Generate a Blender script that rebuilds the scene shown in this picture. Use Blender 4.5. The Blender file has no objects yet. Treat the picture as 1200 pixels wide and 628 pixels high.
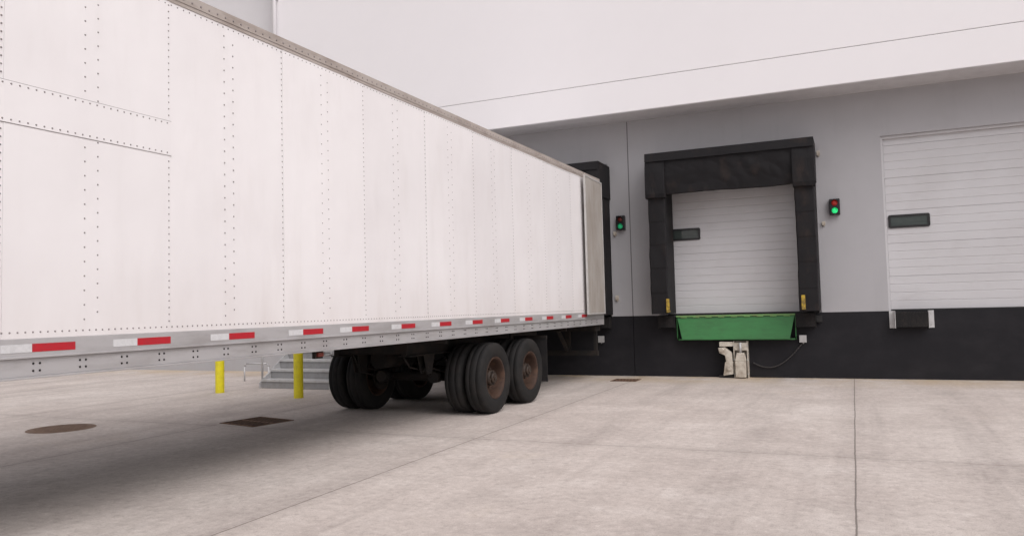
import bpy, bmesh, math, random
from mathutils import Vector, Matrix, noise
random.seed(7)
scene=bpy.context.scene
coll=scene.collection

# ---------------------------------------------------------------- materials
def new_mat(name):
    m=bpy.data.materials.new(name); m.use_nodes=True
    nt=m.node_tree; nt.nodes.clear()
    o=nt.nodes.new('ShaderNodeOutputMaterial'); b=nt.nodes.new('ShaderNodeBsdfPrincipled')
    nt.links.new(b.outputs[0],o.inputs[0])
    return m,nt,b
def N(nt,t,**k):
    n=nt.nodes.new(t)
    for a,v in k.items(): setattr(n,a,v)
    return n
def coords(nt,scale=(1,1,1),kind='Object'):
    tc=N(nt,'ShaderNodeTexCoord'); mp=N(nt,'ShaderNodeMapping')
    mp.inputs['Scale'].default_value=scale
    nt.links.new(tc.outputs[kind],mp.inputs[0]); return mp.outputs[0]
def noise_n(nt,vec,scale,detail=5,rough=.6):
    n=N(nt,'ShaderNodeTexNoise'); n.inputs['Scale'].default_value=scale
    n.inputs['Detail'].default_value=detail; n.inputs['Roughness'].default_value=rough
    nt.links.new(vec,n.inputs['Vector']); return n.outputs['Fac']
def ramp(nt,fac,p0,p1,c0=(0,0,0,1),c1=(1,1,1,1)):
    r=N(nt,'ShaderNodeValToRGB'); e=r.color_ramp.elements
    e[0].position=p0; e[1].position=p1; e[0].color=c0; e[1].color=c1
    nt.links.new(fac,r.inputs[0]); return r.outputs[0]
def mixc(nt,fac,a,b,mode='MIX'):
    m=N(nt,'ShaderNodeMix',data_type='RGBA',blend_type=mode)
    if isinstance(fac,(int,float)): m.inputs[0].default_value=fac
    else: nt.links.new(fac,m.inputs[0])
    for s,v in ((6,a),(7,b)):
        if isinstance(v,tuple): m.inputs[s].default_value=(v[0],v[1],v[2],1)
        else: nt.links.new(v,m.inputs[s])
    return m.outputs[2]
def mathn(nt,op,a,b=None,c=None):
    m=N(nt,'ShaderNodeMath',operation=op)
    for i,v in enumerate((a,b,c)):
        if v is None: continue
        if isinstance(v,(int,float)): m.inputs[i].default_value=v
        else: nt.links.new(v,m.inputs[i])
    return m.outputs[0]
def maprange(nt,v,a,b,c,d):
    n=N(nt,'ShaderNodeMapRange')
    for i,x in zip((1,2,3,4),(a,b,c,d)): n.inputs[i].default_value=x
    nt.links.new(v,n.inputs[0]); return n.outputs[0]
def bump(nt,b,h,strength,dist=.01):
    n=N(nt,'ShaderNodeBump'); n.inputs['Strength'].default_value=strength; n.inputs['Distance'].default_value=dist
    nt.links.new(h,n.inputs['Height']); nt.links.new(n.outputs[0],b.inputs['Normal'])

def surf(name,col,rough=.6,metal=0,dirt=None,dirt_amt=.3,scale=3,stretch=(1,1,1),bumpy=.0,bscale=40,lo=.45,hi=.75,spec=.5,streak=None):
    """plain procedural surface: base colour, patchy dirt, fine bump"""
    m,nt,b=new_mat(name)
    v=coords(nt,stretch)
    f1=noise_n(nt,v,scale,6,.65)
    d=dirt if dirt else tuple(c*.6 for c in col)
    mask=ramp(nt,f1,lo,hi)
    f=mathn(nt,'MULTIPLY',mask,dirt_amt)
    c=mixc(nt,f,col,d)
    if streak:
        f3=noise_n(nt,coords(nt,(3,3,.25)),1.5,5,.6)
        c=mixc(nt,mathn(nt,'MULTIPLY',ramp(nt,f3,.55,.8),streak),c,tuple(x*.6 for x in col))
    nt.links.new(c,b.inputs['Base Color'])
    b.inputs['Metallic'].default_value=metal
    b.inputs['Specular IOR Level'].default_value=spec
    r2=mathn(nt,'MULTIPLY_ADD',f1,.25,rough-.12); nt.links.new(r2,b.inputs['Roughness'])
    if bumpy>0:
        f2=noise_n(nt,coords(nt),bscale,3,.6); bump(nt,b,f2,bumpy,.004)
    return m

M={}
M['wall']=surf('grey_painted_wall',(.405,.40,.415),.85,dirt=(.34,.335,.34),dirt_amt=.4,scale=.7,bumpy=.25,bscale=60,streak=.15)
M['band']=surf('charcoal_painted_base',(.0155,.015,.018),.75,dirt=(.042,.040,.043),dirt_amt=.35,scale=1.6,stretch=(1,1,1.6),bumpy=.3,spec=.2)
M['lowwall']=surf('pale_concrete_base',(.50,.48,.47),.85,dirt=(.36,.34,.33),dirt_amt=.5,scale=1.3,bumpy=.25)
M['fascia']=surf('white_wall_panel',(.815,.795,.81),.6,dirt=(.765,.745,.76),dirt_amt=.6,scale=.22,bumpy=.10,bscale=30)
M['fascia2']=surf('pale_grey_panel',(.68,.665,.68),.6,dirt=(.62,.61,.62),dirt_amt=.5,scale=.5)
M['soffit']=surf('soffit_paint',(.62,.61,.62),.7)
M['joint']=surf('joint_sealant',(.16,.155,.16),.9)
M['rubber']=surf('black_rubber',(.014,.013,.014),.75,dirt=(.05,.042,.038),dirt_amt=.5,scale=6,bumpy=.4,bscale=60,spec=.3)
M['vinyl']=surf('black_vinyl_fabric',(.010,.0092,.0105),.7,dirt=(.06,.040,.031),dirt_amt=.55,scale=2.6,stretch=(1,1,.6),bumpy=.4,bscale=12,lo=.52,hi=.80,spec=.25)
M['yellow']=surf('yellow_paint',(.80,.70,.02),.45,dirt=(.45,.36,.05),dirt_amt=.5,scale=9,bumpy=.05)
M['yellowtape']=surf('yellow_vinyl',(.50,.34,.03),.65,dirt=(.12,.08,.03),dirt_amt=.9,scale=12,lo=.40,hi=.62)
M['green']=surf('green_steel_paint',(.042,.20,.060),.42,dirt=(.035,.10,.038),dirt_amt=.6,scale=3.0,stretch=(1,1,3),bumpy=.05,lo=.42)
M['green2']=surf('worn_green_edge',(.13,.29,.09),.5,dirt=(.2,.14,.08),dirt_amt=.8,scale=8)
M['galv']=surf('galvanised_steel',(.52,.52,.525),.5,.25,dirt=(.30,.28,.26),dirt_amt=.5,scale=7)
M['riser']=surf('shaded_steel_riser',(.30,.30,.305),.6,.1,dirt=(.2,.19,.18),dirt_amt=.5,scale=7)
M['offwhite']=surf('off_white_paint',(.58,.54,.47),.55,dirt=(.22,.16,.11),dirt_amt=.75,scale=7,lo=.4,hi=.7)
M['black']=surf('black_paint',(.010,.010,.011),.4,dirt=(.03,.028,.026),dirt_amt=.4,scale=6)
M['cable']=surf('cable_sheath',(.045,.041,.041),.6)
M['frame']=surf('undercarriage_steel',(.014,.0125,.012),.8,dirt=(.05,.035,.027),dirt_amt=.6,scale=5,bumpy=.2,spec=.3)
M['tyre']=surf('tyre_rubber',(.0135,.013,.013),.82,dirt=(.042,.036,.032),dirt_amt=.5,scale=4,bumpy=.25,bscale=50,spec=.25)
M['rim']=surf('rusty_brown_rim',(.042,.023,.016),.7,dirt=(.115,.064,.042),dirt_amt=.75,scale=7,bumpy=.3,spec=.3)
M['hub']=surf('greasy_hub',(.03,.022,.018),.6,dirt=(.09,.055,.036),dirt_amt=.6,scale=9,spec=.3)
M['alu']=surf('brushed_aluminium_rail',(.44,.43,.435),.42,.25,dirt=(.24,.22,.21),dirt_amt=.6,scale=2.2,stretch=(1,.7,3),bumpy=.05)
M['toprail']=surf('weathered_top_rail',(.40,.355,.325),.6,.1,dirt=(.20,.155,.13),dirt_amt=.7,scale=5,stretch=(1,.5,2))
M['red']=surf('red_reflective_tape',(.42,.012,.022),.35,dirt=(.26,.02,.03),dirt_amt=.6,scale=25)
M['whitetape']=surf('silver_reflective_tape',(.58,.58,.59),.4,dirt=(.42,.42,.42),dirt_amt=.6,scale=25)
M['rivet']=surf('shaded_rivet_heads',(.26,.235,.235),.5,.3)  # darker grey-brown, shading of the small heads put into the colour
M['liner']=surf('door_liner_board',(.37,.345,.32),.75,dirt=(.24,.205,.175),dirt_amt=.75,scale=1.4,stretch=(1,1.6,.6),lo=.38,hi=.72,spec=.2)
M['dooredge']=surf('door_edge_metal',(.50,.49,.48),.5,.2,dirt=(.30,.27,.24),dirt_amt=.6,scale=4)
M['hinge']=surf('galvanised_hinge',(.35,.33,.31),.5,.5)
M['manhole']=surf('rusty_cast_iron',(.19,.125,.09),.8,dirt=(.11,.07,.05),dirt_amt=.8,scale=9,bumpy=.5)
M['grate']=surf('rusty_iron_grate',(.17,.10,.065),.8,dirt=(.08,.05,.036),dirt_amt=.7,scale=14,spec=.2)
M['pitshade']=surf('painted_pit_shade',(.006,.005,.005),.95,spec=.05)
M['redlens']=surf('dark_red_lens',(.14,.02,.012),.35)

def door_mat():
    m,nt,b=new_mat('ribbed_door_paint')
    v=coords(nt,(1,1,1))
    f=noise_n(nt,v,.9,5,.6)
    c=mixc(nt,ramp(nt,f,.4,.75),(.55,.545,.56),(.50,.49,.50))
    f2=noise_n(nt,coords(nt,(1,1,4)),3,5,.6)
    c=mixc(nt,mathn(nt,'MULTIPLY',ramp(nt,f2,.55,.8),.25),c,(.40,.38,.37))
    nt.links.new(c,b.inputs['Base Color']); b.inputs['Roughness'].default_value=.5
    return m
M['door']=door_mat()

def trailer_mat():
    m,nt,b=new_mat('white_trailer_skin')
    v=coords(nt)
    vs=coords(nt,(2.5,2.5,.5))
    f1=noise_n(nt,v,.5,6,.6); f2=noise_n(nt,vs,1.6,5,.6); f3=noise_n(nt,v,11,5,.75)
    c=mixc(nt,ramp(nt,f1,.36,.70),(.80,.78,.785),(.725,.70,.705))
    c=mixc(nt,mathn(nt,'MULTIPLY',ramp(nt,f2,.52,.82),.22),c,(.56,.515,.495))
    c=mixc(nt,mathn(nt,'MULTIPLY',ramp(nt,f3,.66,.85),.16),c,(.50,.46,.45))
    sx=N(nt,'ShaderNodeSeparateXYZ'); nt.links.new(v,sx.inputs[0])
    low=maprange(nt,sx.outputs[2],1.38,2.0,.34,0)
    c=mixc(nt,mathn(nt,'MULTIPLY',low,mathn(nt,'MULTIPLY_ADD',f2,1.4,-.1)),c,(.48,.41,.37))
    pn=mathn(nt,'FLOOR',mathn(nt,'DIVIDE',mathn(nt,'ADD',sx.outputs[1],7-3.03+12.9),1.29))
    w=N(nt,'ShaderNodeTexWhiteNoise',noise_dimensions='1D'); nt.links.new(pn,w.inputs['W'])
    c=mixc(nt,mathn(nt,'MULTIPLY',w.outputs['Value'],.22),c,(.62,.60,.61))
    nt.links.new(c,b.inputs['Base Color'])
    r=mathn(nt,'MULTIPLY_ADD',f1,.25,.22); nt.links.new(r,b.inputs['Roughness'])
    h=noise_n(nt,coords(nt,(1,1.3,.6)),1.5,2,.5); bump(nt,b,h,.7,.025)
    return m
M['skin']=trailer_mat()

def glass_mat():
    m,nt,b=new_mat('dark_window_glass')
    f=noise_n(nt,coords(nt,(1,1,5)),2,2)
    nt.links.new(mixc(nt,f,(.025,.034,.032),(.07,.085,.08)),b.inputs['Base Color'])  # paler streaks in the base colour stand in for reflections
    b.inputs['Roughness'].default_value=.04; return m
M['glass']=glass_mat()
def lit_mat(name,col,s):
    m,nt,b=new_mat(name)
    b.inputs['Base Color'].default_value=(col[0]*.5,col[1]*.5,col[2]*.5,1)
    b.inputs['Emission Color'].default_value=(*col,1)
    v=N(nt,'ShaderNodeTexVoronoi'); v.inputs['Scale'].default_value=45
    nt.links.new(coords(nt),v.inputs['Vector'])
    nt.links.new(maprange(nt,v.outputs['Distance'],.2,.7,s,s*.4),b.inputs['Emission Strength'])
    return m
M['greenlit']=lit_mat('lit_green_lamp',(.03,.85,.25),1.1)
M['greendim']=lit_mat('faint_green_lamp',(.02,.5,.2),.45)
M['redlit']=lit_mat('dim_red_lamp',(.5,.03,.02),.35)

def ground_mat():
    m,nt,b=new_mat('concrete_yard')
    v=coords(nt)
    big=noise_n(nt,v,.16,4,.55); mid=noise_n(nt,v,.75,8,.7); mid2=noise_n(nt,v,2.6,7,.7); fine=noise_n(nt,v,13,6,.78); grit=noise_n(nt,v,90,3,.7)
    c=mixc(nt,ramp(nt,big,.35,.68),(.51,.447,.410),(.585,.530,.490))
    c=mixc(nt,mathn(nt,'MULTIPLY',ramp(nt,mid,.47,.70),.50),c,(.36,.307,.282))
    c=mixc(nt,mathn(nt,'MULTIPLY',ramp(nt,mid,.30,.46,(1,1,1,1),(0,0,0,1)),.55),c,(.70,.645,.605))
    c=mixc(nt,mathn(nt,'MULTIPLY',ramp(nt,mid2,.50,.68),.36),c,(.36,.312,.286))
    c=mixc(nt,mathn(nt,'MULTIPLY',ramp(nt,mid2,.32,.44,(1,1,1,1),(0,0,0,1)),.4),c,(.71,.66,.62))
    c=mixc(nt,mathn(nt,'MULTIPLY',ramp(nt,fine,.50,.66),.48),c,(.28,.237,.215))
    c=mixc(nt,mathn(nt,'MULTIPLY',ramp(nt,fine,.34,.45,(1,1,1,1),(0,0,0,1)),.45),c,(.73,.68,.64))
    c=mixc(nt,mathn(nt,'MULTIPLY',ramp(nt,grit,.54,.66),.58),c,(.20,.165,.148))
    def drag(rot,sc,loc,lo,hi,amt,c):
        r_=N(nt,'ShaderNodeMapping'); r_.inputs['Rotation'].default_value=(0,0,math.radians(rot)); r_.inputs['Scale'].default_value=sc; r_.inputs['Location'].default_value=loc
        nt.links.new(v,r_.inputs[0])
        t=noise_n(nt,r_.outputs[0],1.0,6,.65)
        return mixc(nt,mathn(nt,'MULTIPLY',mathn(nt,'MULTIPLY',ramp(nt,t,lo,hi),mathn(nt,'MULTIPLY_ADD',fine,1.2,.2)),amt),c,(.25,.212,.195))
    c=drag(12,(2.0,.13,1),(0,0,0),.53,.76,.50,c)
    c=drag(-8,(3.0,.16,1),(4,2,0),.56,.76,.40,c)
    c=drag(-66,(2.2,.14,1),(7,3,0),.57,.76,.34,c)
    sx=N(nt,'ShaderNodeSeparateXYZ'); nt.links.new(v,sx.inputs[0])
    wand=mathn(nt,'MULTIPLY',mathn(nt,'SUBTRACT',noise_n(nt,coords(nt,(.2,.25,1)),1,2,.5),.5),1.6)
    xx=mathn(nt,'ADD',mathn(nt,'ADD',sx.outputs[0],wand),2.1+2.1+4.2*30)
    xx=mathn(nt,'ABSOLUTE',mathn(nt,'SUBTRACT',mathn(nt,'MODULO',xx,4.2),2.1))
    tk=mathn(nt,'ABSOLUTE',mathn(nt,'SUBTRACT',xx,.93))
    tk=maprange(nt,tk,.10,.36,1,0)
    tk=mathn(nt,'MULTIPLY',tk,ramp(nt,noise_n(nt,coords(nt,(1.4,.35,1)),1.1,6,.65),.42,.70))
    tk=mathn(nt,'MULTIPLY',tk,maprange(nt,sx.outputs[1],4,9,.15,.40))
    c=mixc(nt,mathn(nt,'MULTIPLY',tk,mathn(nt,'MULTIPLY_ADD',fine,1.0,.4)),c,(.22,.187,.173))
    wob=mathn(nt,'MULTIPLY',mathn(nt,'SUBTRACT',mid,.5),.03)
    def dist(axis,off,period=None):
        a=mathn(nt,'ADD',mathn(nt,'ADD',sx.outputs[axis],-off+period*100.5),wob)
        a=mathn(nt,'SUBTRACT',mathn(nt,'MODULO',a,period),period/2)
        return mathn(nt,'ABSOLUTE',a)
    jx=dist(0,-.05,4.04)
    jy=dist(1,8.06,8.06)
    def line(d,w0,w1,amt,c):
        c=mixc(nt,mathn(nt,'MULTIPLY',maprange(nt,d,.01,.22,.45,0),fine),c,(.27,.23,.21))
        return mixc(nt,maprange(nt,d,w0,w1,amt,0),c,(.10,.08,.07))
    c=line(jx,.004,.009,.75,c)
    c=line(jy,.003,.008,.6,c)
    wy=maprange(nt,sx.outputs[1],14.2,16.0,0,.75)
    c=mixc(nt,mathn(nt,'MULTIPLY',wy,ramp(nt,mid,.40,.60)),c,(.48,.36,.21))
    st_=mathn(nt,'MULTIPLY',ramp(nt,noise_n(nt,coords(nt,(1,1,1)),.5,6,.7),.60,.74),.25)
    c=mixc(nt,st_,c,(.50,.40,.28))
    nt.links.new(c,b.inputs['Base Color'])
    b.inputs['Roughness'].default_value=.85
    h=mathn(nt,'ADD',mathn(nt,'MULTIPLY',fine,.6),mathn(nt,'MULTIPLY',grit,.6))
    bump(nt,b,h,.65,.006)
    return m
M['ground']=ground_mat()

# ---------------------------------------------------------------- mesh helpers
class B:
    def __init__(s,*mats): s.bm=bmesh.new(); s.mats=list(mats)
    def mi(s,m):
        if m is None: return 0
        if m not in s.mats: s.mats.append(m)
        return s.mats.index(m)
    def box(s,x0,x1,y0,y1,z0,z1,m=None):
        vs=[s.bm.verts.new((x,y,z)) for x in (x0,x1) for y in (y0,y1) for z in (z0,z1)]
        for q in ((0,1,3,2),(4,6,7,5),(0,4,5,1),(2,3,7,6),(0,2,6,4),(1,5,7,3)):
            f=s.bm.faces.new([vs[i] for i in q]); f.material_index=s.mi(m)
        return vs
    def prism(s,pts,a0,a1,axis='x',m=None):
        """closed polygon extruded along an axis; pts are the other two coords in order"""
        def P(a,p):
            return {'x':(a,p[0],p[1]),'y':(p[0],a,p[1]),'z':(p[0],p[1],a)}[axis]
        A=[s.bm.verts.new(P(a0,p)) for p in pts]; C=[s.bm.verts.new(P(a1,p)) for p in pts]
        n=len(pts); k=s.mi(m)
        for i in range(n):
            f=s.bm.faces.new((A[i],A[(i+1)%n],C[(i+1)%n],C[i])); f.material_index=k
        for l in (A[::-1],C):
            f=s.bm.faces.new(l); f.material_index=k
    def cyl(s,p,q,r,n=16,m=None,r2=None,caps=True,smooth=True):
        p=Vector(p); q=Vector(q); d=(q-p).normalized()
        a=d.orthogonal().normalized(); b=d.cross(a); r2=r if r2 is None else r2; k=s.mi(m)
        A=[s.bm.verts.new(p+(a*math.cos(t)+b*math.sin(t))*r) for t in [2*math.pi*i/n for i in range(n)]]
        C=[s.bm.verts.new(q+(a*math.cos(t)+b*math.sin(t))*r2) for t in [2*math.pi*i/n for i in range(n)]]
        for i in range(n):
            f=s.bm.faces.new((A[i],A[(i+1)%n],C[(i+1)%n],C[i])); f.material_index=k; f.smooth=smooth
        if caps:
            for l in (A[::-1],C):
                f=s.bm.faces.new(l); f.material_index=k
    def lathe(s,prof,axis='x',n=48,m=None,c=(0,0,0)):
        """prof: list of (a,r) along axis"""
        rings=[]; k=s.mi(m)
        for a,r in prof:
            ring=[]
            for i in range(n):
                t=2*math.pi*i/n
                v={'x':(a,r*math.cos(t),r*math.sin(t)),'z':(r*math.cos(t),r*math.sin(t),a)}[axis]
                ring.append(s.bm.verts.new(Vector(v)+Vector(c)))
            rings.append(ring)
        for A,C in zip(rings,rings[1:]):
            for i in range(n):
                f=s.bm.faces.new((A[i],A[(i+1)%n],C[(i+1)%n],C[i])); f.material_index=k; f.smooth=True
        return rings
    def tube(s,pts,r,n=8,m=None):
        for a,b in zip(pts,pts[1:]): s.cyl(a,b,r,n,m)
    def obj(s,name,parent=None,loc=(0,0,0),bevel=0,label=None,shift=(0,0,0)):
        if any(shift): bmesh.ops.translate(s.bm,verts=s.bm.verts,vec=shift)
        bmesh.ops.recalc_face_normals(s.bm,faces=s.bm.faces)
        me=bpy.data.meshes.new(name); s.bm.to_mesh(me); s.bm.free()
        for m in s.mats: me.materials.append(M[m])
        o=bpy.data.objects.new(name,me); coll.objects.link(o); o.location=loc
        if parent: o.parent=parent
        if bevel:
            md=o.modifiers.new('bevel','BEVEL'); md.width=bevel; md.segments=2; md.limit_method='ANGLE'; md.angle_limit=math.radians(40)
        if label: o['label']=label
        return o
def thing(o,label,cat,group=None):
    o['label']=label; o['category']=cat
    if group: o['group']=group
    return o
def empty(name,loc,rotz=0):
    e=bpy.data.objects.new(name,None); e.empty_display_size=.3; e.location=loc; e.rotation_euler=(0,0,rotz); coll.objects.link(e); return e

# ---------------------------------------------------------------- ground
g=B('ground'); s=200
vs=[g.bm.verts.new(p) for p in ((-s,-s,0),(s,-s,0),(s,s,0),(-s,s,0))]; g.bm.faces.new(vs)
go=g.obj('ground'); go['kind']='structure'

# ---------------------------------------------------------------- building
YW=16.06
DOORS=[(-7.83,-4.78),(-3.62,-.57),(.60,3.65),(4.85,7.9)]
ZB=1.27; ZT=4.58; ZC=5.47
bd=empty('warehouse_building',(0,YW,0))
thing(bd,'large white and grey warehouse with loading docks beneath an overhang','building')
w=B('wall')
XL,XR=-42,26
w.box(XL,XR,0,.3,ZT,ZC)
edges=[XL]+[e for d in DOORS for e in d]+[XR]
SEAM=-4.31
for i in range(0,len(edges),2):
    a,b_=edges[i],edges[i+1]
    if i==0:
        w.box(a,-12.0,0,.3,0,ZT); w.box(-10.9,b_,0,.3,ZB,ZT); w.box(-12.0,-10.9,0,.3,3.5,ZT)
    elif a<SEAM<b_:
        w.box(a,SEAM-.006,0,.3,ZB,ZT); w.box(SEAM+.006,b_,0,.3,ZB,ZT)
    else: w.box(a,b_,0,.3,ZB,ZT)
w.obj('wall',bd)
j=B('joint'); j.box(SEAM-.010,SEAM+.010,-.003,.29,ZB,ZC-.014); j.obj('wall_joint',bd)
d=B('band'); d.box(-8.9,SEAM-.005,0,.32,0,ZB-.001); d.box(SEAM+.005,XR,0,.32,0,ZB-.001); d.obj('painted_base',bd)
d=B('lowwall'); d.box(-10.9,-8.9,0,.32,0,ZB-.001); d.obj('concrete_base',bd)
d=B('door'); d.box(-11.97,-10.93,.1,.15,ZB,3.48); d.obj('personnel_door',bd,bevel=.005)
YF=15.25-YW
f_=B('fascia')
f_.box(-13.3,XR,YF,14,ZC,6.127); f_.box(-13.3,XR,YF,14,6.137,15)
f_.obj('upper_wall',bd,bevel=.004)
f_=B('joint'); f_.box(-13.29,XR-.01,YF+.02,13.9,6.1,6.16); f_.obj('reveal_joint',bd)
f_=B('fascia2'); f_.box(XL,-13.31,YF+.35,14,ZC,15); f_.obj('upper_wall',bd,bevel=.004)
f_=B('soffit'); f_.box(XL,XR,YF+.36,-.001,ZC-.012,ZC-.001); f_.box(-13.29,XR,YF+.015,YF+.358,ZC-.012,ZC-.001); f_.obj('soffit',bd)
f_=B('wall'); f_.box(XL,XR,.6,.7,0,ZC); f_.obj('inner_wall',bd)
f_=B('fascia2'); f_.cyl((-13.16,YF-.08,ZC),(-13.16,YF-.08,14.8),.055,16); 
for z in (7,9.5,12): f_.box(-13.23,-13.09,YF-.1,YF-.002,z,z+.05)
f_.obj('downpipe',bd)

def rr(x0,x1,z0,z1,r,n=5):
    o=[]
    for cx,cz,a0 in ((x1-r,z1-r,0),(x0+r,z1-r,90),(x0+r,z0+r,180),(x1-r,z0+r,270)):
        for i in range(n+1):
            a=math.radians(a0+90*i/n); o.append((cx+r*math.cos(a),cz+r*math.sin(a)))
    return o
def overhead_door(x0,x1):
    dr=empty('overhead_door',((x0+x1)/2,0,ZB)); dr.parent=bd
    wd=(x1-x0)/2; H=ZT-ZB
    p=B('door')
    pts=[(.16,0.03)]
    z=.03; k=0; front=.11
    pts.append((front,z))
    while z<H-.06:
        k+=1
        z1=min(z+.155,H-.02)
        deep=.010 if k%4==0 else .006
        hw=.005 if k%4==0 else .009
        if z1>=H-.05: break
        pts+= [(front,z1-hw),(front+deep,z1-hw*.3),(front+deep,z1+hw*.3),(front,z1+hw)]
        z=z1
    pts+=[(front,H-.005),(.16,H-.005)]
    p.prism(pts,-wd+.045,wd-.045)
    p.obj('door_panel',dr)
    fr=B('door'); fr.box(-wd,-wd+.04,.05,.2,0,H); fr.box(wd-.04,wd,.05,.2,0,H); fr.box(-wd+.04,wd-.04,.05,.105,H-.05,H)
    fr.obj('door_frame',dr,bevel=.003)
    s_=B('black'); s_.box(-wd+.04,wd-.04,.09,.17,.0,.028); s_.obj('bottom_seal',dr)
    wx0,wx1,wz0,wz1=-wd+.07,-wd+.77,1.555,1.805
    wf=B('black')
    O=rr(wx0,wx1,wz0,wz1,.035); I=rr(wx0+.042,wx1-.042,wz0+.042,wz1-.042,.015)
    n=len(O); bm=wf.bm
    vo=[bm.verts.new((x,.088,z)) for x,z in O]; vi=[bm.verts.new((x,.088,z)) for x,z in I]
    vo2=[bm.verts.new((x,.118,z)) for x,z in O]; vi2=[bm.verts.new((x,.118,z)) for x,z in I]
    for i in range(n):
        k=(i+1)%n
        bm.faces.new((vo[i],vo[k],vi[k],vi[i])); bm.faces.new((vo[i],vo[k],vo2[k],vo2[i])); bm.faces.new((vi[i],vi[k],vi2[k],vi2[i]))
    wn=wf.obj('window',dr)
    gl=B('glass'); gl.prism(rr(wx0+.035,wx1-.035,wz0+.035,wz1-.035,.02),.098,.108,'y'); gl.obj('window_glass',wn)
for i,(a,b_) in enumerate(DOORS): overhead_door(a,b_)

# ---------------------------------------------------------------- dock shelters
def dock_shelter(xc,depth,label,half=1.6,zt=3.25):
    e=empty('dock_shelter',(xc,YW,ZB)); thing(e,label,'dock shelter','black dock shelters around the loading doors')
    pw=.37
    for sgn in (-1,1):
        p=B('vinyl'); bm=p.bm
        xa,xb=sorted((sgn*(half-pw),sgn*(half-.02)))
        path=[(xa,-.002),(xa,-depth*.5),(xa,-depth+.02),(xa+.02,-depth)]
        nfx=6
        for i in range(1,nfx): path.append((xa+(xb-xa)*i/nfx,-depth))
        path+=[(xb-.02,-depth),(xb,-depth+.02),(xb,-depth*.5),(xb,-.002)]
        zs=[.04+2.5*i/80 for i in range(81)]
        rows=[]
        for z in zs:
            row=[]
            ph=(z*2.1)%1.0
            fold=-.007*(1-ph)
            for (x,y) in path:
                k=noise.noise(Vector((x*5+xc,y*5,z*4.5))); k2=noise.noise(Vector((x*3+xc,y*2,z*1.3)))
                dy=(fold+.008*k+.010*k2) if y<-depth+.03 else 0
                dx=(.007*k+.009*k2) if y<-.01 else 0
                row.append(bm.verts.new((x+dx,y+dy,z)))
            rows.append(row)
        for A,C in zip(rows,rows[1:]):
            for i in range(len(path)-1):
                bm.faces.new((A[i],A[i+1],C[i+1],C[i]))
        bm.faces.new(rows[0]); bm.faces.new(rows[-1])
        p.obj('side_pad',e)
        y_=B('yellowtape')
        xs=sgn*(half-pw+ (.035 if sgn<0 else .045)); xs0,xs1=(xs,xs+.066)
        y_.box(xs0,xs1,-depth-.040,-depth-.034,.07,.34)
        y_.box(xs0,xs1,-depth-.034,-depth+.02,.08,.1)
        y_.obj('guide_stripe',e)
    h=B('vinyl')
    bm=h.bm
    nx,nz=120,44
    zb=2.46
    rows=[]
    for iz in range(nz+1):
        row=[]
        t=iz/nz
        for ix in range(nx+1):
            u=ix/nx; x=-half+.03+(2*half-.06)*u
            zbot=zb+.010*math.sin(u*9+xc)-.02*math.sin(math.pi*u)+.006*noise.noise(Vector((x*4,xc,0)))
            z=zt+(zbot-zt)*t
            k=noise.noise(Vector((x*1.3+xc,t*1.5+x*.6,1)))
            k2=abs(noise.noise(Vector((x*2.2,t*2.2-x*1.1,4+xc))))
            k3=abs(noise.noise(Vector((x*6-t*3,t*4+x*2,9+xc))))
            y=-depth-.02+.06*t+.030*k*(.2+t)-.026*k2-.012*k3-.02*math.sin(math.pi*t)
            row.append(bm.verts.new((x,y,z)))
        rows.append(row)
    back=[bm.verts.new((v.co.x,-.002,zt)) for v in rows[0]]
    for A,C in zip(rows,rows[1:]):
        for i in range(nx):
            f=bm.faces.new((A[i],A[i+1],C[i+1],C[i])); f.smooth=True
    for i in range(nx): bm.faces.new((back[i],back[i+1],rows[0][i+1],rows[0][i]))
    bb=[bm.verts.new((v.co.x,v.co.y+.05,v.co.z)) for v in rows[-1]]
    for i in range(nx): bm.faces.new((rows[-1][i],rows[-1][i+1],bb[i+1],bb[i]))
    bt=[bm.verts.new((v.co.x,-depth+.14,zt-.05)) for v in rows[0]]
    for i in range(nx): bm.faces.new((bb[i],bb[i+1],bt[i+1],bt[i]))
    h.obj('header_curtain',e)
    h=B('vinyl')
    h.box(-half-.005,half+.005,-depth-.05,-.004,zt+.0,zt+.045)
    for sx in (-half-.005,half-.015): h.box(sx,sx+.02,-depth-.02,-.004,2.52,zt-.002)
    h.obj('header_frame',e,bevel=.006)
    h=B('vinyl'); bm=h.bm; A=[];C=[]
    for i in range(61):
        x=-half-.006+(2*half+.012)*i/60
        k=noise.noise(Vector((x*3,xc,2)))
        A.append(bm.verts.new((x,-depth-.056,zt+.04))); C.append(bm.verts.new((x,-depth-.072-.010*k,zt-.13+.008*k)))
    for i in range(60):
        f=bm.faces.new((A[i],A[i+1],C[i+1],C[i])); f.smooth=True
    h.obj('header_flap',e)
    for sgn in (-1,1):
        h=B('vinyl'); bm=h.bm; xa,xb=sorted((sgn*(half-pw-.02),sgn*(half+.01)))
        n=8; G_=[]
        prof=[(-depth+.05,zt-.13),(-depth-.045,zt-.13),(-depth-.07,2.9),(-depth-.08,2.65),(-depth-.09,2.46),(-depth-.075,2.38),(-depth+.05,2.37)]
        for i in range(n+1):
            x=xa+(xb-xa)*i/n
            G_.append([bm.verts.new((x,y+.016*noise.noise(Vector((x*6+xc,z*4,0))),z+.010*noise.noise(Vector((x*5,z*5,xc))))) for y,z in prof])
        for A,C in zip(G_,G_[1:]):
            for i in range(len(prof)-1): bm.faces.new((A[i],A[i+1],C[i+1],C[i]))
        bm.faces.new(G_[0]); bm.faces.new(G_[-1])
        h.obj('corner_flap',e,bevel=.006)
    return e
dock_shelter(-2.16,.70,'black vinyl dock shelter around closed white ribbed door')
dock_shelter(-6.27,.78,'black vinyl dock shelter pressed against the parked trailer',1.54,3.20)

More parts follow.
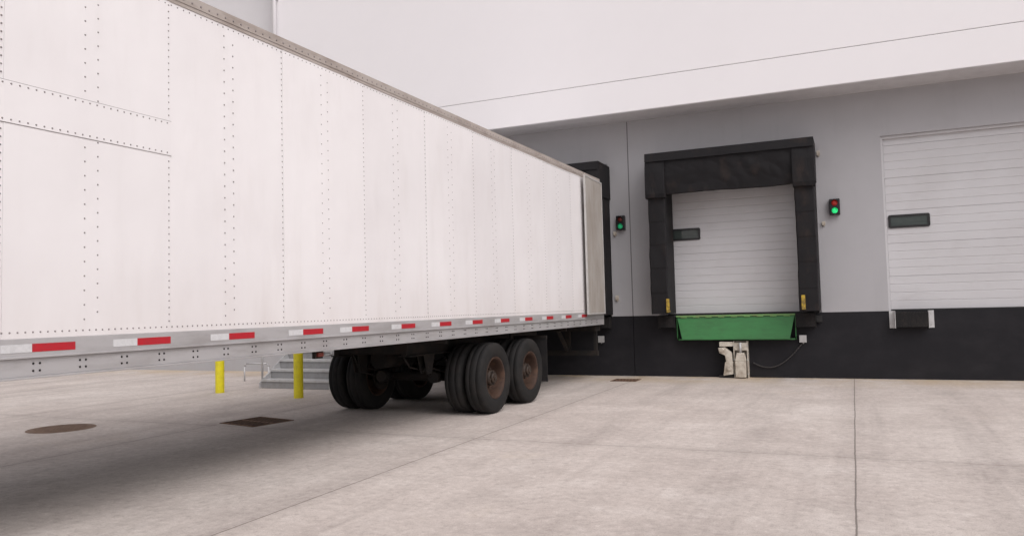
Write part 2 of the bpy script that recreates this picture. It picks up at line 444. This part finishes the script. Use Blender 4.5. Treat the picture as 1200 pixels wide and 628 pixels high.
# ---------------------------------------------------------------- dock leveler (green)
lv=empty('dock_leveler',(-2.2,YW,.75)); thing(lv,'green steel dock leveler with hanging lip below the closed door','dock leveler')
p=B('green')
def quad_plate(bm,c,th):
    F=[bm.verts.new(v) for v in c]; K=[bm.verts.new((v[0],v[1]+th,v[2])) for v in c]
    bm.faces.new(F); bm.faces.new(K[::-1])
    for i in range(4): bm.faces.new((F[i],F[(i+1)%4],K[(i+1)%4],K[i]))
quad_plate(p.bm,[(-1.14,-.16,.47),(1.14,-.16,.47),(1.04,-.22,.02),(-1.04,-.22,.02)],.022)
p.obj('lip_plate',lv,bevel=.003)
p=B('green2'); p.box(-1.16,1.16,-.185,-.001,.478,.510); 
for i in range(9): 
    x=-1.0+i*.25; p.cyl((x-.06,-.172,.472),(x+.06,-.172,.472),.014,10)
p.obj('hinge_edge',lv,bevel=.003)
for sx in (-1,1):
    p=B('green'); p.prism([(-.002,.47),(-.150,.47),(-.15,.06),(-.05,.0),(-.002,.0)],sx*1.15-.006,sx*1.15+.006,'x'); p.obj('side_plate',lv,bevel=.003)
p=B('green'); p.box(-1.13,1.13,-.10,-.002,-.0,.03); p.obj('bottom_rail',lv,bevel=.003)

# bumpers
def bumper(xc,wd,z0,z1,kind):
    if kind=='plain':
        b=B('rubber')
        n=int(wd/.025)
        for i in range(n):
            x=-wd/2+i*wd/n; dd=random.uniform(.0,.006)
            b.box(x,x+wd/n-.004,-.20-dd,-.002,0,z1-z0)
        b.box(-wd/2,wd/2,-.18,-.003,.03,z1-z0-.03)
        for x in (-wd/2-.012,wd/2+.004): b.box(x,x+.008,-.205,-.001,-.01,z1-z0+.005)
        o=b.obj('dock_bumper',None,(xc,YW,z0))
        thing(o,'black laminated rubber dock bumper bolted to the dark base','dock bumper','black rubber dock bumpers')
    else:
        e=empty('dock_bumper',(xc,YW,z0)); thing(e,'black rubber dock bumper between two grey steel brackets','dock bumper','black rubber dock bumpers')
        b=B('rubber'); n=22
        for i in range(n):
            x=-wd/2+.1+i*(wd-.2)/n; b.box(x,x+(wd-.2)/n-.004,-.14-random.uniform(0,.006),-.002,0.02,z1-z0-.02)
        b.box(-wd/2+.1,wd/2-.1,-.12,-.003,.05,z1-z0-.05)
        b.obj('rubber_block',e)
        for sx in (-1,1):
            b=B('galv'); xa,xb=sorted((sx*(wd/2-.09),sx*wd/2))
            b.box(xa,xb,-.012,-.001,0,z1-z0); 
            xm=sx*(wd/2-.094); b.box(xm-.005,xm+.005,-.15,-.001,0,z1-z0)
            for z in (.06,(z1-z0)-.06): b.cyl(((xa+xb)/2,-.02,z),((xa+xb)/2,-.01,z),.014,8)
            b.obj('bracket',e,bevel=.002)
bumper(-3.56,.32,1.02,1.265,'plain'); bumper(-.86,.34,1.00,1.265,'plain')
bumper(.97,.74,.95,1.27,'bracket'); bumper(3.3,.74,.95,1.27,'bracket')
bumper(-4.95,.30,1.03,1.26,'plain')

# vehicle restraint
vr=empty('vehicle_restraint',(-2.2,YW,0)); thing(vr,'off-white steel truck restraint bolted to dark base below leveler','truck restraint')
b=B('offwhite','galv'); b.box(-.04,.24,-.03,-.002,0,.73); b.box(-.04,-.02,-.16,-.03,0,.73); b.box(.22,.24,-.16,-.03,0,.73); b.box(-.019,.219,-.16,-.14,.55,.70)
for z in (.08,.36,.64): b.cyl((.23,-.175,z),(.23,-.155,z),.014,8,'galv'); b.cyl((-.03,-.175,z),(-.03,-.155,z),.014,8,'galv')
b.obj('mounting_rail',vr,bevel=.003)
b=B('offwhite'); b.box(.0,.20,-.28,-.035,.02,.34); b.prism([(-.01,.34),(.21,.34),(.17,.50),(.03,.50)],-.24,-.04,'y'); b.obj('housing',vr,bevel=.012)
b=B('offwhite')
b.prism([(-.05,.24),(-.07,.50),(-.20,.62),(-.33,.60),(-.31,.50),(-.20,.45),(-.17,.24)],-.22,-.10,'y')
b.box(-.30,-.045,-.24,-.06,.63,.72); b.prism([(-.24,.05),(-.045,.08),(-.045,.32),(-.20,.32)],-.24,-.08,'y')
b.cyl((-.26,-.26,.56),(-.26,-.08,.56),.05,14); b.cyl((-.12,-.27,.2),(-.12,-.1,.2),.045,14)
b.obj('hook',vr,bevel=.008)
b=B('galv'); b.cyl((.1,-.19,.5),(.1,-.19,.70),.025,10); b.obj('spring_rod',vr)
b=B('black'); b.box(-.34,-.045,-.14,-.002,.0,.045); b.obj('foot_plate',vr)

# cable + boxes
cpts=[]
for i in range(25):
    t=i/24
    x=-.93+(-1.88+.93)*t; z=.70-(.70-.30)*t - .42*math.sin(math.pi*t)**.9*(.55+.1*t)
    cpts.append((x,YW-.04,max(z,.06)))
b=B('cable'); b.tube(cpts,.012); o=b.obj('power_cable'); thing(o,'thin black cable hanging against the dark base wall','cable')
def box_thing(name,x,z,w_,h_,mat,label,cat,dp=.07,group=None):
    b=B(mat); b.box(-w_/2,w_/2,-dp,-.001,0,h_); b.box(-w_/2-.006,w_/2+.006,-dp-.006,-dp+.004,-.006,h_+.006)
    b.cyl((0,-dp*.5,-.03),(0,-dp*.5,0),.015,10)
    o=b.obj(name,None,(x,YW,z),bevel=.004); thing(o,label,cat,group)
G='small electrical boxes on the dock wall'
box_thing('junction_box',-.93,.70,.12,.13,'galv','small grey junction box on the charcoal base','electrical box',group=G)
box_thing('junction_box',-5.02,.72,.12,.13,'galv','small grey junction box on the charcoal base','electrical box',group=G)
box_thing('junction_box',-.62,1.09,.10,.12,'black','small black junction box on the charcoal base','electrical box',group=G)
box_thing('sensor_box',-.50,4.33,.05,.08,'offwhite','tiny white sensor beside the dock shelter','electrical box',.04,G)
box_thing('sensor_box',-.46,2.96,.05,.06,'offwhite','tiny white sensor beside the dock shelter','electrical box',.04,G)
box_thing('sensor_box',-4.64,3.02,.06,.07,'offwhite','tiny white sensor beside the dock shelter','electrical box',.04,G)
box_thing('sensor_box',-4.64,1.62,.06,.09,'offwhite','tiny white sensor beside the dock shelter','electrical box',.04,G)

# traffic signals
def signal(x,z,redmat,greenmat,label):
    e=empty('dock_traffic_light',(x,YW,z)); thing(e,label,'traffic light','red and green dock signals on the wall')
    b=B('black'); b.box(-.095,.095,-.10,-.002,-.155,.155); b.obj('housing',e,bevel=.012)
    for sz,mat,nm in ((.073,redmat,'red_lamp'),(-.073,greenmat,'green_lamp')):
        b=B(mat); rings=b.lathe([(.0,.055),(.012,.048),(.02,.03),(.024,.004)],'z',24)
        b.bm.faces.new(rings[-1]); b.bm.faces.new(rings[0])
        bmesh.ops.rotate(b.bm,verts=b.bm.verts,cent=(0,0,0),matrix=Matrix.Rotation(math.pi/2,3,'X'))
        b.obj(nm,e,(0,-.101,sz))
        b=B('black')
        n=14
        for i in range(n):
            a0=math.pi*i/n; a1=math.pi*(i+1)/n
            P=[(math.cos(a)*.062,math.sin(a)*.062) for a in (a0,a1)]
            Q=[(math.cos(a)*.068,math.sin(a)*.068) for a in (a0,a1)]
            vv=[b.bm.verts.new((p[0],y,p[1])) for y in (-.0,-.06) for p in (P[0],P[1],Q[1],Q[0])]
            for q in ((0,1,5,4),(2,3,7,6),(4,5,6,7)): b.bm.faces.new([vv[k] for k in q])
        b.obj('visor',e,(0,-.10,sz))
signal(-.25,3.29,'redlit','greenlit','black wall signal with dim red and glowing green lamps')
signal(-4.50,3.27,'redlens','greendim','black wall signal with dark red lens and faint green lamp')

# ---------------------------------------------------------------- trailer
TH=math.radians(.899)
nvec=Vector((math.cos(TH),-math.sin(TH),0)); hvec=Vector((math.sin(TH),math.cos(TH),0))
CX=-6.217; L0=7.0
SH=(0,-L0,0)
loc=nvec*CX+hvec*L0
tr=empty('semi_trailer',loc,-TH); thing(tr,'long white riveted box semi trailer backed up to a dock','trailer')
HW=1.295; LF=-1.1; LR=15.06
seams=[3.03+1.29*k for k in range(-3,10)]
def rivet(bm,x,y,z,sx,r=.0075,h=.004,k=1):
    n=6
    A=[bm.verts.new((x,y+r*math.cos(2*math.pi*i/n),z+r*math.sin(2*math.pi*i/n))) for i in range(n)]
    C=[bm.verts.new((x+sx*h,y+.6*r*math.cos(2*math.pi*i/n),z+.6*r*math.sin(2*math.pi*i/n))) for i in range(n)]
    for i in range(n):
        f=bm.faces.new((A[i],A[(i+1)%n],C[(i+1)%n],C[i])); f.material_index=k
    f=bm.faces.new(C); f.material_index=k
def side(sx):
    p=B('skin','rivet')
    bm=p.bm
    ys=[LF]+[s_ for s_ in seams if LF+.3<s_<LR-.3]+[LR]
    for i,(a,b_) in enumerate(zip(ys,ys[1:])):
        o=.0025 if i%2 else 0
        xa,xb=sorted((sx*(HW-.03),sx*(HW-.008+o)))
        p.box(xa,xb,a,b_-.0012,1.385,4.01)
    F=HW-.0055
    for s_ in ys[1:-1]:
        for dy in (-.018,):
            z=1.47
            while z<3.97: rivet(bm,sx*F,s_+dy,z,sx,.007); z+=.052
    for s_ in [y-1.29 for y in ys[1:2]]+ys[1:-1]:
        for dy,st in ((.56,0),(.66,.05)):
            if s_+dy<LF+.1 or s_+dy>LR-.1: continue
            z=1.50+st
            while z<3.95: rivet(bm,sx*(F),s_+dy,z,sx,.007); z+=.10
    y=LF+.03
    while y<LR: rivet(bm,sx*F,y,1.425,sx,.007); y+=.05
    y=LF+.03
    while y<LR: rivet(bm,sx*F,y,3.975,sx,.006); y+=.06
    xa,xb=sorted((sx*(HW-.006),sx*(HW-.0012)))
    p.box(xa,xb,2.0,4.325,2.765,3.035)
    xa,xb=sorted((sx*(HW-.006),sx*(HW-.0028)))
    for a_,b2 in ((3.035,3.0385),(2.7615,2.765)):
        p.box(xa,xb,2.0,4.325,a_,b2,'rivet')
    for zz in (2.785,3.018):
        y=2.03
        while y<4.32: rivet(bm,sx*(HW-.0012),y,zz,sx,.007); y+=.055
    p.obj('side_wall',tr,shift=SH)
    t=B('toprail'); 
    xa,xb=sorted((sx*(HW-.05),sx*(HW+.004))); t.box(xa,xb,LF,LR,4.03,4.11)
    xa,xb=sorted((sx*(HW-.05),sx*(HW-.001))); t.box(xa,xb,LF,LR,4.00,4.029)
    y=LF+.05
    while y<LR:
        rivet(t.bm,sx*(HW+.004),y,4.06,sx,.010,.007,t.mi('rivet')); y+=.09
    t.obj('top_rail',tr,shift=SH)
    t=B('alu','frame')
    xa,xb=sorted((sx*(HW-.05),sx*(HW))); t.box(xa,xb,LF,LR,1.27,1.384)
    xa,xb=sorted((sx*(HW-.05),sx*(HW+.012))); t.box(xa,xb,LF,LR,1.258,1.272)
    xa,xb=sorted((sx*(HW-.05),sx*(HW-.012))); t.box(xa,xb,LF,LR,1.14,1.257)
    xa,xb=sorted((sx*(HW-.05),sx*(HW+.004))); t.box(xa,xb,LF,LR,1.125,1.1395)
    y=3.26-.326*13
    while y<LR-.1:
        for dy in (-.022,.022):
            for z in (1.175,1.222):
                rivet(t.bm,sx*(HW-.012),y+dy,z,sx,.009,.007,1)
        y+=.326
    t.obj('bottom_rail',tr,bevel=.003,shift=SH)
    reds=[-.5,.45,1.4,2.33,3.22,4.01,4.91,5.85,6.62,7.56,8.44,9.33,10.22,11.1,12.0,12.9,13.75]
    for r in reds:
        t=B('red','whitetape')
        xa,xb=sorted((sx*(HW+.0005),sx*(HW+.0025)))
        t.box(xa,xb,r,r+.30,1.297,1.350,'red'); t.box(xa,xb,r-.20,r,1.297,1.350,'whitetape')
        t.obj('reflective_tape',tr,shift=SH)
side(1); side(-1)
b=B('skin'); b.box(-HW+.03,HW-.03,LF+.02,LR,4.075,4.10); b.obj('roof',tr,shift=SH)
b=B('skin'); b.box(-HW+.05,HW-.05,LF,LF+.06,1.14,4.07); b.obj('front_wall',tr,bevel=.01,shift=SH)
b=B('frame')
b.box(-HW+.06,HW-.06,LF+.1,LR-.02,1.262,1.30)
y=3.26-.326*13
while y<LR-.1:
    b.box(-HW+.06,HW-.06,y-.004,y+.004,1.15,1.262); b.box(-HW+.06,HW-.06,y-.03,y+.03,1.142,1.150); y+=.326
b.obj('floor_frame',tr,shift=SH)
b=B('alu'); b.box(-HW,-HW+.09,LR,LR+.04,1.12,4.11); b.box(HW-.09,HW,LR,LR+.04,1.12,4.11); b.box(-HW+.09,HW-.09,LR,LR+.04,4.0,4.11); b.box(-HW+.09,HW-.09,LR,LR+.04,1.12,1.26)
b.obj('rear_frame',tr,bevel=.004,shift=SH)
DW=1.18
for sx in (1,-1):
    e=empty('rear_door',(0,0,0)); e.parent=tr
    e.location=(sx*(HW+.020),LR-L0,1.30); e.rotation_euler=(0,0,sx*math.radians(2.4))
    b=B('liner'); xa,xb=sorted((0,sx*.026)); b.box(xa,xb,-DW+.03,-.03,.07,2.70); b.obj('door_liner',e,bevel=.003)
    b=B('dooredge'); xa,xb=sorted((-sx*.004,sx*.032)); 
    b.box(xa,xb,-DW,-DW+.03,.04,2.73); b.box(xa,xb,-.03,.0,.04,2.73); b.box(xa,xb,-DW+.03,-.03,2.70,2.73); b.box(xa,xb,-DW+.03,-.03,.04,.07); b.obj('door_edge',e,bevel=.003)
    for z in (.25,.95,1.7,2.45):
        b=B('hinge'); b.cyl((0,.03,z),(0,.03,z+.12),.018,10); b.box(-.02,.02,-.06,.03,z+.02,z+.1); b.obj('hinge',e)

# ------ running gear
AX=[10.0,11.25]; R=.513
t=B('tyre')
w_=.135
prof=[(-w_*.75,.292),(-w_*.90,.305),(-w_*1.0,.345),(-w_*1.05,.395),(-w_*1.03,.44),(-w_*.96,.472),(-w_*.88,.491),(-w_*.76,.502)]
tread=[(-w_*.76,.502),(-w_*.40,.5085),(-w_*.39,.505),(-w_*.37,.505),(-w_*.36,.509),(w_*.36,.509),(w_*.37,.505),(w_*.39,.505),(w_*.40,.5085),(w_*.76,.502)]
full=prof+tread[1:-1]+[(-a,r) for a,r in prof[::-1]]
t.lathe(full,'x',72)
tm=t
r=B('rim','hub')
r.lathe([(w_*.75,.294),(w_*.90,.304),(w_*.92,.296),(w_*.88,.283),(w_*.70,.270),(w_*.2,.258),(-w_*.35,.250),(-w_*.55,.235),(-w_*.45,.19),(-w_*.25,.145),(-w_*.25,.0005)],'x',56)
r.lathe([(-w_*.3,.29),(-w_*.75,.294),(-w_*.90,.304),(-w_*.90,.285),(-w_*.7,.27),(-w_*.65,.02)],'x',56)
for i in range(5):
    a=2*math.pi*i/5+.3
    r.cyl((-w_*.55,.205*math.cos(a),.205*math.sin(a)),(-w_*.38,.205*math.cos(a),.205*math.sin(a)),.028,12,'hub')
h=B('hub')
h.cyl((-w_*.25,0,0),(w_*.55,0,0),.108,24); h.cyl((w_*.55,0,0),(w_*.80,0,0),.085,24,None,.07); h.cyl((w_*.8,0,0),(w_*.9,0,0),.04,16)
for i in range(10):
    a=2*math.pi*i/10
    h.cyl((-w_*.25,.142*math.cos(a),.142*math.sin(a)),(w_*.02,.142*math.cos(a),.142*math.sin(a)),.014,8)
for i in range(8):
    a=2*math.pi*i/8
    h.cyl((w_*.5,.095*math.cos(a),.095*math.sin(a)),(w_*.62,.095*math.cos(a),.095*math.sin(a)),.009,6)
e0=empty('wheel',(0,0,0)); e0.parent=tr
parts=[tm.obj('tyre',e0),r.obj('rim',e0),h.obj('hub',e0)]
first=True
for L in AX:
    for x,flip in ((HW-.115,False),(HW-.445,True),(-HW+.115,True),(-HW+.445,False)):
        if first: e=e0; first=False
        else:
            e=bpy.data.objects.new('wheel',None); e.empty_display_size=.3; coll.objects.link(e); e.parent=tr
            for p_ in parts:
                if p_.name.startswith('hub') and abs(x)<HW-.2: continue
                c=p_.copy(); coll.objects.link(c); c.parent=e
        e.location=(x,L-L0,R-.004); e.rotation_euler=(random.uniform(0,6),0,math.pi if flip else 0)
for L in AX:
    b=B('frame'); b.cyl((-HW+.3,L,R),(HW-.3,L,R),.065,20)
    for sx in (-1,1):
        b.cyl((sx*(HW-.60),L,R),(sx*(HW-.64),L,R),.21,28); b.cyl((sx*(HW-.64),L,R),(sx*(HW-.72),L,R),.12,20)
        b.cyl((sx*.45,L-.18,R+.02),(sx*.45,L-.34,R+.02),.085,20); b.cyl((sx*.45,L-.06,R+.02),(sx*.45,L-.18,R+.02),.03,10)
        b.box(sx*.45-.05,sx*.45+.05,L-.2,L+.02,R-.02,R+.03)
    b.obj('axle',tr,shift=SH)
b=B('frame')
dL=.2
for sx in (-1,1):
    x=sx*.56
    b.box(x-.04,x+.04,8.75,13.2,.90,1.14); b.box(x-.09,x+.09,8.75,13.2,.885,.899)
    for L in (9.1+dL,10.43+dL,11.75+dL):
        b.prism([(L-.14,.885),(L+.14,.885),(L+.06,.62),(L-.06,.62)],x-.06,x-.045,'x'); b.prism([(L-.14,.885),(L+.14,.885),(L+.06,.62),(L-.06,.62)],x+.045,x+.06,'x')
        b.cyl((x-.07,L,.68),(x+.07,L,.68),.04,12)
    for L in AX:
        for k in range(4):
            ln=.56-.1*k; pts=[]
            for i in range(9):
                u=-1+2*i/8; pts.append((L+u*ln,.68-.018*k-.09*(1-u*u)*.8))
            top=[(y,z+.007) for y,z in pts]
            b.prism(pts+top[::-1],x-.035,x+.035,'x')
        b.box(x-.05,x+.05,L-.07,L+.07,R-.08,R-.06); 
        for dy in (-.06,.06):
            for dx in (-.04,.04): b.cyl((x+dx,L+dy,R-.1),(x+dx,L+dy,R+.16),.01,8)
for L in (8.8,9.9,11.0,12.1,13.1): b.box(-.52,.52,L-.03,L+.03,.92,1.10)
for L in (8.78,13.17): b.box(-1.2,1.2,L-.03,L+.03,1.06,1.138)
b.cyl((-.28,9.35,.80),(-.28,10.2,.80),.13,20); b.cyl((.2,12.2,.82),(.2,12.95,.82),.13,20)
b.tube([(.4,8.9,.95),(.42,9.1,.72),(.44,9.4,.66),(.45,9.6,.56)],.012,6); b.tube([(-.4,8.9,.95),(-.42,9.1,.66),(-.44,9.5,.56)],.012,6)
b.obj('suspension_frame',tr,shift=SH)
for sx in (-1,1):
    b=B('rubber'); xa,xb=sorted((sx*(HW-.62),sx*(HW-.01)))
    b.box(xa,xb,12.0,12.012,.26,.98); b.box(xa,xb,11.99,12.025,.98,1.03,'frame'); b.box(sx*.6-.02,sx*.6+.02,11.99,12.025,.98,1.13,'frame')
    b.obj('mud_flap',tr,shift=SH)
b=B('frame')
b.box(-1.2,1.2,LR-.16,LR-.06,.50,.60)
for sx in (-1,1):
    b.box(sx*.55-.05,sx*.55+.05,LR-.15,LR-.07,.60,1.14); b.box(sx*1.15-.03,sx*1.15+.03,LR-.15,LR-.07,.60,1.14)
    b.prism([(LR-.8,1.12),(LR-.72,1.12),(LR-.12,.62),(LR-.16,.56)],sx*.55-.03,sx*.55+.03,'x')
b.box(-HW+.07,HW-.07,LR-.3,LR-.02,1.0,1.14)
b.obj('underride_guard',tr,shift=SH)
b=B('redlens','frame'); b.box(HW-.06,HW-.035,6.12,6.20,1.07,1.11,'redlens'); b.box(HW-.10,HW-.06,6.10,6.22,1.05,1.124,'frame'); b.obj('marker_light',tr,bevel=.003,shift=SH)
for sx in (-1,1):
    b=B('frame'); b.box(sx*.85-.06,sx*.85+.06,1.2,1.32,.35,1.14); b.box(sx*.85-.045,sx*.85+.045,1.215,1.305,.02,.36); b.box(sx*.85-.13,sx*.85+.13,1.13,1.39,.0,.02); b.obj('landing_leg',tr,shift=SH)

# ---------------------------------------------------------------- bollards
b=B('yellow')
rings=b.lathe([(0,.085),(.98,.085),(1.02,.078),(1.05,.058),(1.067,.03),(1.07,.002)],'z',24)
b.bm.faces.new(rings[-1])
bo=b.obj('bollard',None,(-11.39,11.48,0))
thing(bo,'yellow steel bollard standing on the concrete yard','bollard','yellow safety bollards by the stair')
c=bo.copy(); coll.objects.link(c); c.location=(-9.14,11.08,0)

# ---------------------------------------------------------------- metal stair
st=empty('metal_stair',(-10.28,12.35,0)); thing(st,'grey galvanised steel stair with landing leading to a door','stairs')
W2=.86; rise=1.27/7; run=.28
b=B('galv','riser')
for i in range(7):
    z=rise*(i+1); y=run*i
    b.box(-W2,W2,y,y+run+.02,z-.045,z); b.box(-W2,W2,y+.022,y+.028,z-rise+.002,z-.046,'riser')
b.obj('tread',st,bevel=.003)
yl=run*6
for sx in (-1,1):
    b=B('galv'); b.prism([(-.04,0),(.16,0),(yl+.3,1.27-.18),(yl+.3,1.27+.0),(yl+.0,1.27+.0),(-.04,.12)],sx*(W2+.012)-.01,sx*(W2+.012)+.01,'x'); b.obj('stringer',st,bevel=.003)
b=B('galv'); b.box(-W2-1.0,W2+.02,yl+.302,3.70,1.17,1.27)
for x in (-W2-.95,W2-.04):
    for y in (yl+.4,3.5): b.box(x-.04,x+.04,y-.04,y+.04,0,1.17)
b.obj('landing',st,bevel=.004)
for sx in (-1,1):
    b=B('galv'); x=sx*(W2+.012); r=.021
    for h in (.95,.5):
        b.tube([(x,.05,rise+h),(x,yl+.3,1.27+h),(x,3.6 if sx>0 else yl+.4,1.27+h)],r,10)
    for y,z in ((.05,rise),(yl*.5,.7),(yl+.3,1.27)): b.cyl((x,y,z-.1),(x,y,z+.95),r,10)
    b.tube([(x,.05,rise+.95),(x,-.2,rise+.95),(x,-.25,rise+.85),(x,-.2,rise+.5),(x,.05,rise+.5)],r,10)
    if sx>0: b.cyl((x,3.6,1.2),(x,3.6,2.22),r,10)
    b.obj('handrail',st)
b=B('galv'); b.tube([(-.35,0,0),(-.35,0,.34),(-.30,0,.40),(.30,0,.40),(.35,0,.34),(.35,0,0)],.018,10)
o=b.obj('guard_loop',None,(-12.4,13.6,0)); thing(o,'low bent steel guard rail standing beside the stair','guard rail')

# ---------------------------------------------------------------- yard ironwork
b=B('manhole')
rings=b.lathe([(0.002,.43),(.006,.425),(.008,.40),(.004,.395),(.004,.385),(.010,.38),(.010,.001)],'z',48)
for i in range(-5,6):
    for k in range(-5,6):
        x=i*.065; y=k*.065
        if x*x+y*y<.34**2: b.box(x-.018,x+.018,y-.018,y+.018,.009,.014)
o=b.obj('manhole_cover',None,(-10.08,7.25,.0)); thing(o,'round rusty manhole cover set in the concrete','manhole cover')
def grate(x,y,w_,h_,rot,label,pitch):
    b=B('grate','pitshade')
    b.box(-w_/2,w_/2,-h_/2,h_/2,.004,.006,'pitshade')  # flat near-black plate, paints the shade seen between the bars
    t=.03
    b.box(-w_/2-t,-w_/2,-h_/2-t,h_/2+t,.002,.010); b.box(w_/2,w_/2+t,-h_/2-t,h_/2+t,.002,.010)
    b.box(-w_/2,w_/2,-h_/2-t,-h_/2,.002,.010); b.box(-w_/2,w_/2,h_/2,h_/2+t,.002,.010)
    n=int(w_/pitch)
    for i in range(1,n): xx=-w_/2+i*w_/n; b.box(xx-.017,xx+.017,-h_/2,h_/2,.0065,.0085)
    b.box(-w_/2,w_/2,-.02,.02,.0062,.009)
    o=b.obj('drain_grate',None,(x,y,0)); o.rotation_euler=(0,0,rot); thing(o,label,'drain grate','iron drain grates in the yard')
grate(-7.73,8.48,.70,.62,math.radians(-12),'dark slotted rusty iron drain grate set in concrete',.085)
grate(-4.24,15.08,.46,.40,0,'small rusty drain grate near the dock wall',.06)

# ---------------------------------------------------------------- camera
cam=bpy.data.cameras.new('camera'); co=bpy.data.objects.new('camera',cam); coll.objects.link(co)
cam.sensor_width=36; cam.lens=27.0; cam.clip_end=600; cam.clip_start=.05
r=Vector((.91358,.40585,-.02543)); u=Vector((.04446,-.03754,.99831)); bk=Vector((.40421,-.91317,-.05234))
m4=Matrix(((r.x,u.x,bk.x,0),(r.y,u.y,bk.y,0),(r.z,u.z,bk.z,1.5),(0,0,0,1)))
co.matrix_world=m4
scene.camera=co

# ---------------------------------------------------------------- light
wd=bpy.data.worlds.new('World'); scene.world=wd; wd.use_nodes=True
nt=wd.node_tree; bg=nt.nodes['Background']
sky=nt.nodes.new('ShaderNodeTexSky'); sky.sky_type='NISHITA'; sky.sun_disc=False
EL=math.radians(48); 
sd=Vector((.74,-.52,0)).normalized()   # horizontal direction towards the sun
az=math.atan2(sd.x,sd.y)
sky.sun_elevation=EL; sky.sun_rotation=az; sky.air_density=1; sky.dust_density=4; sky.ozone_density=1
hs=nt.nodes.new('ShaderNodeHueSaturation'); hs.inputs['Saturation'].default_value=.12
nt.links.new(sky.outputs[0],hs.inputs['Color'])
mx=nt.nodes.new('ShaderNodeMix'); mx.data_type='RGBA'; mx.blend_type='MULTIPLY'; mx.inputs[0].default_value=1; mx.inputs[7].default_value=(1.02,.985,1.0,1)
nt.links.new(hs.outputs[0],mx.inputs[6]); nt.links.new(mx.outputs[2],bg.inputs[0])
bg.inputs[1].default_value=.15
sun=bpy.data.lights.new('sun','SUN'); sun.energy=1.05; sun.angle=math.radians(50); sun.color=(1,.97,.95)
so=bpy.data.objects.new('sun',sun); coll.objects.link(so)
tosun=Vector((sd.x*math.cos(EL),sd.y*math.cos(EL),math.sin(EL)))
so.rotation_euler=tosun.to_track_quat('Z','Y').to_euler(); so.location=(5,-5,12)
scene.view_settings.view_transform='Standard'; scene.view_settings.look='None'; scene.view_settings.exposure=0
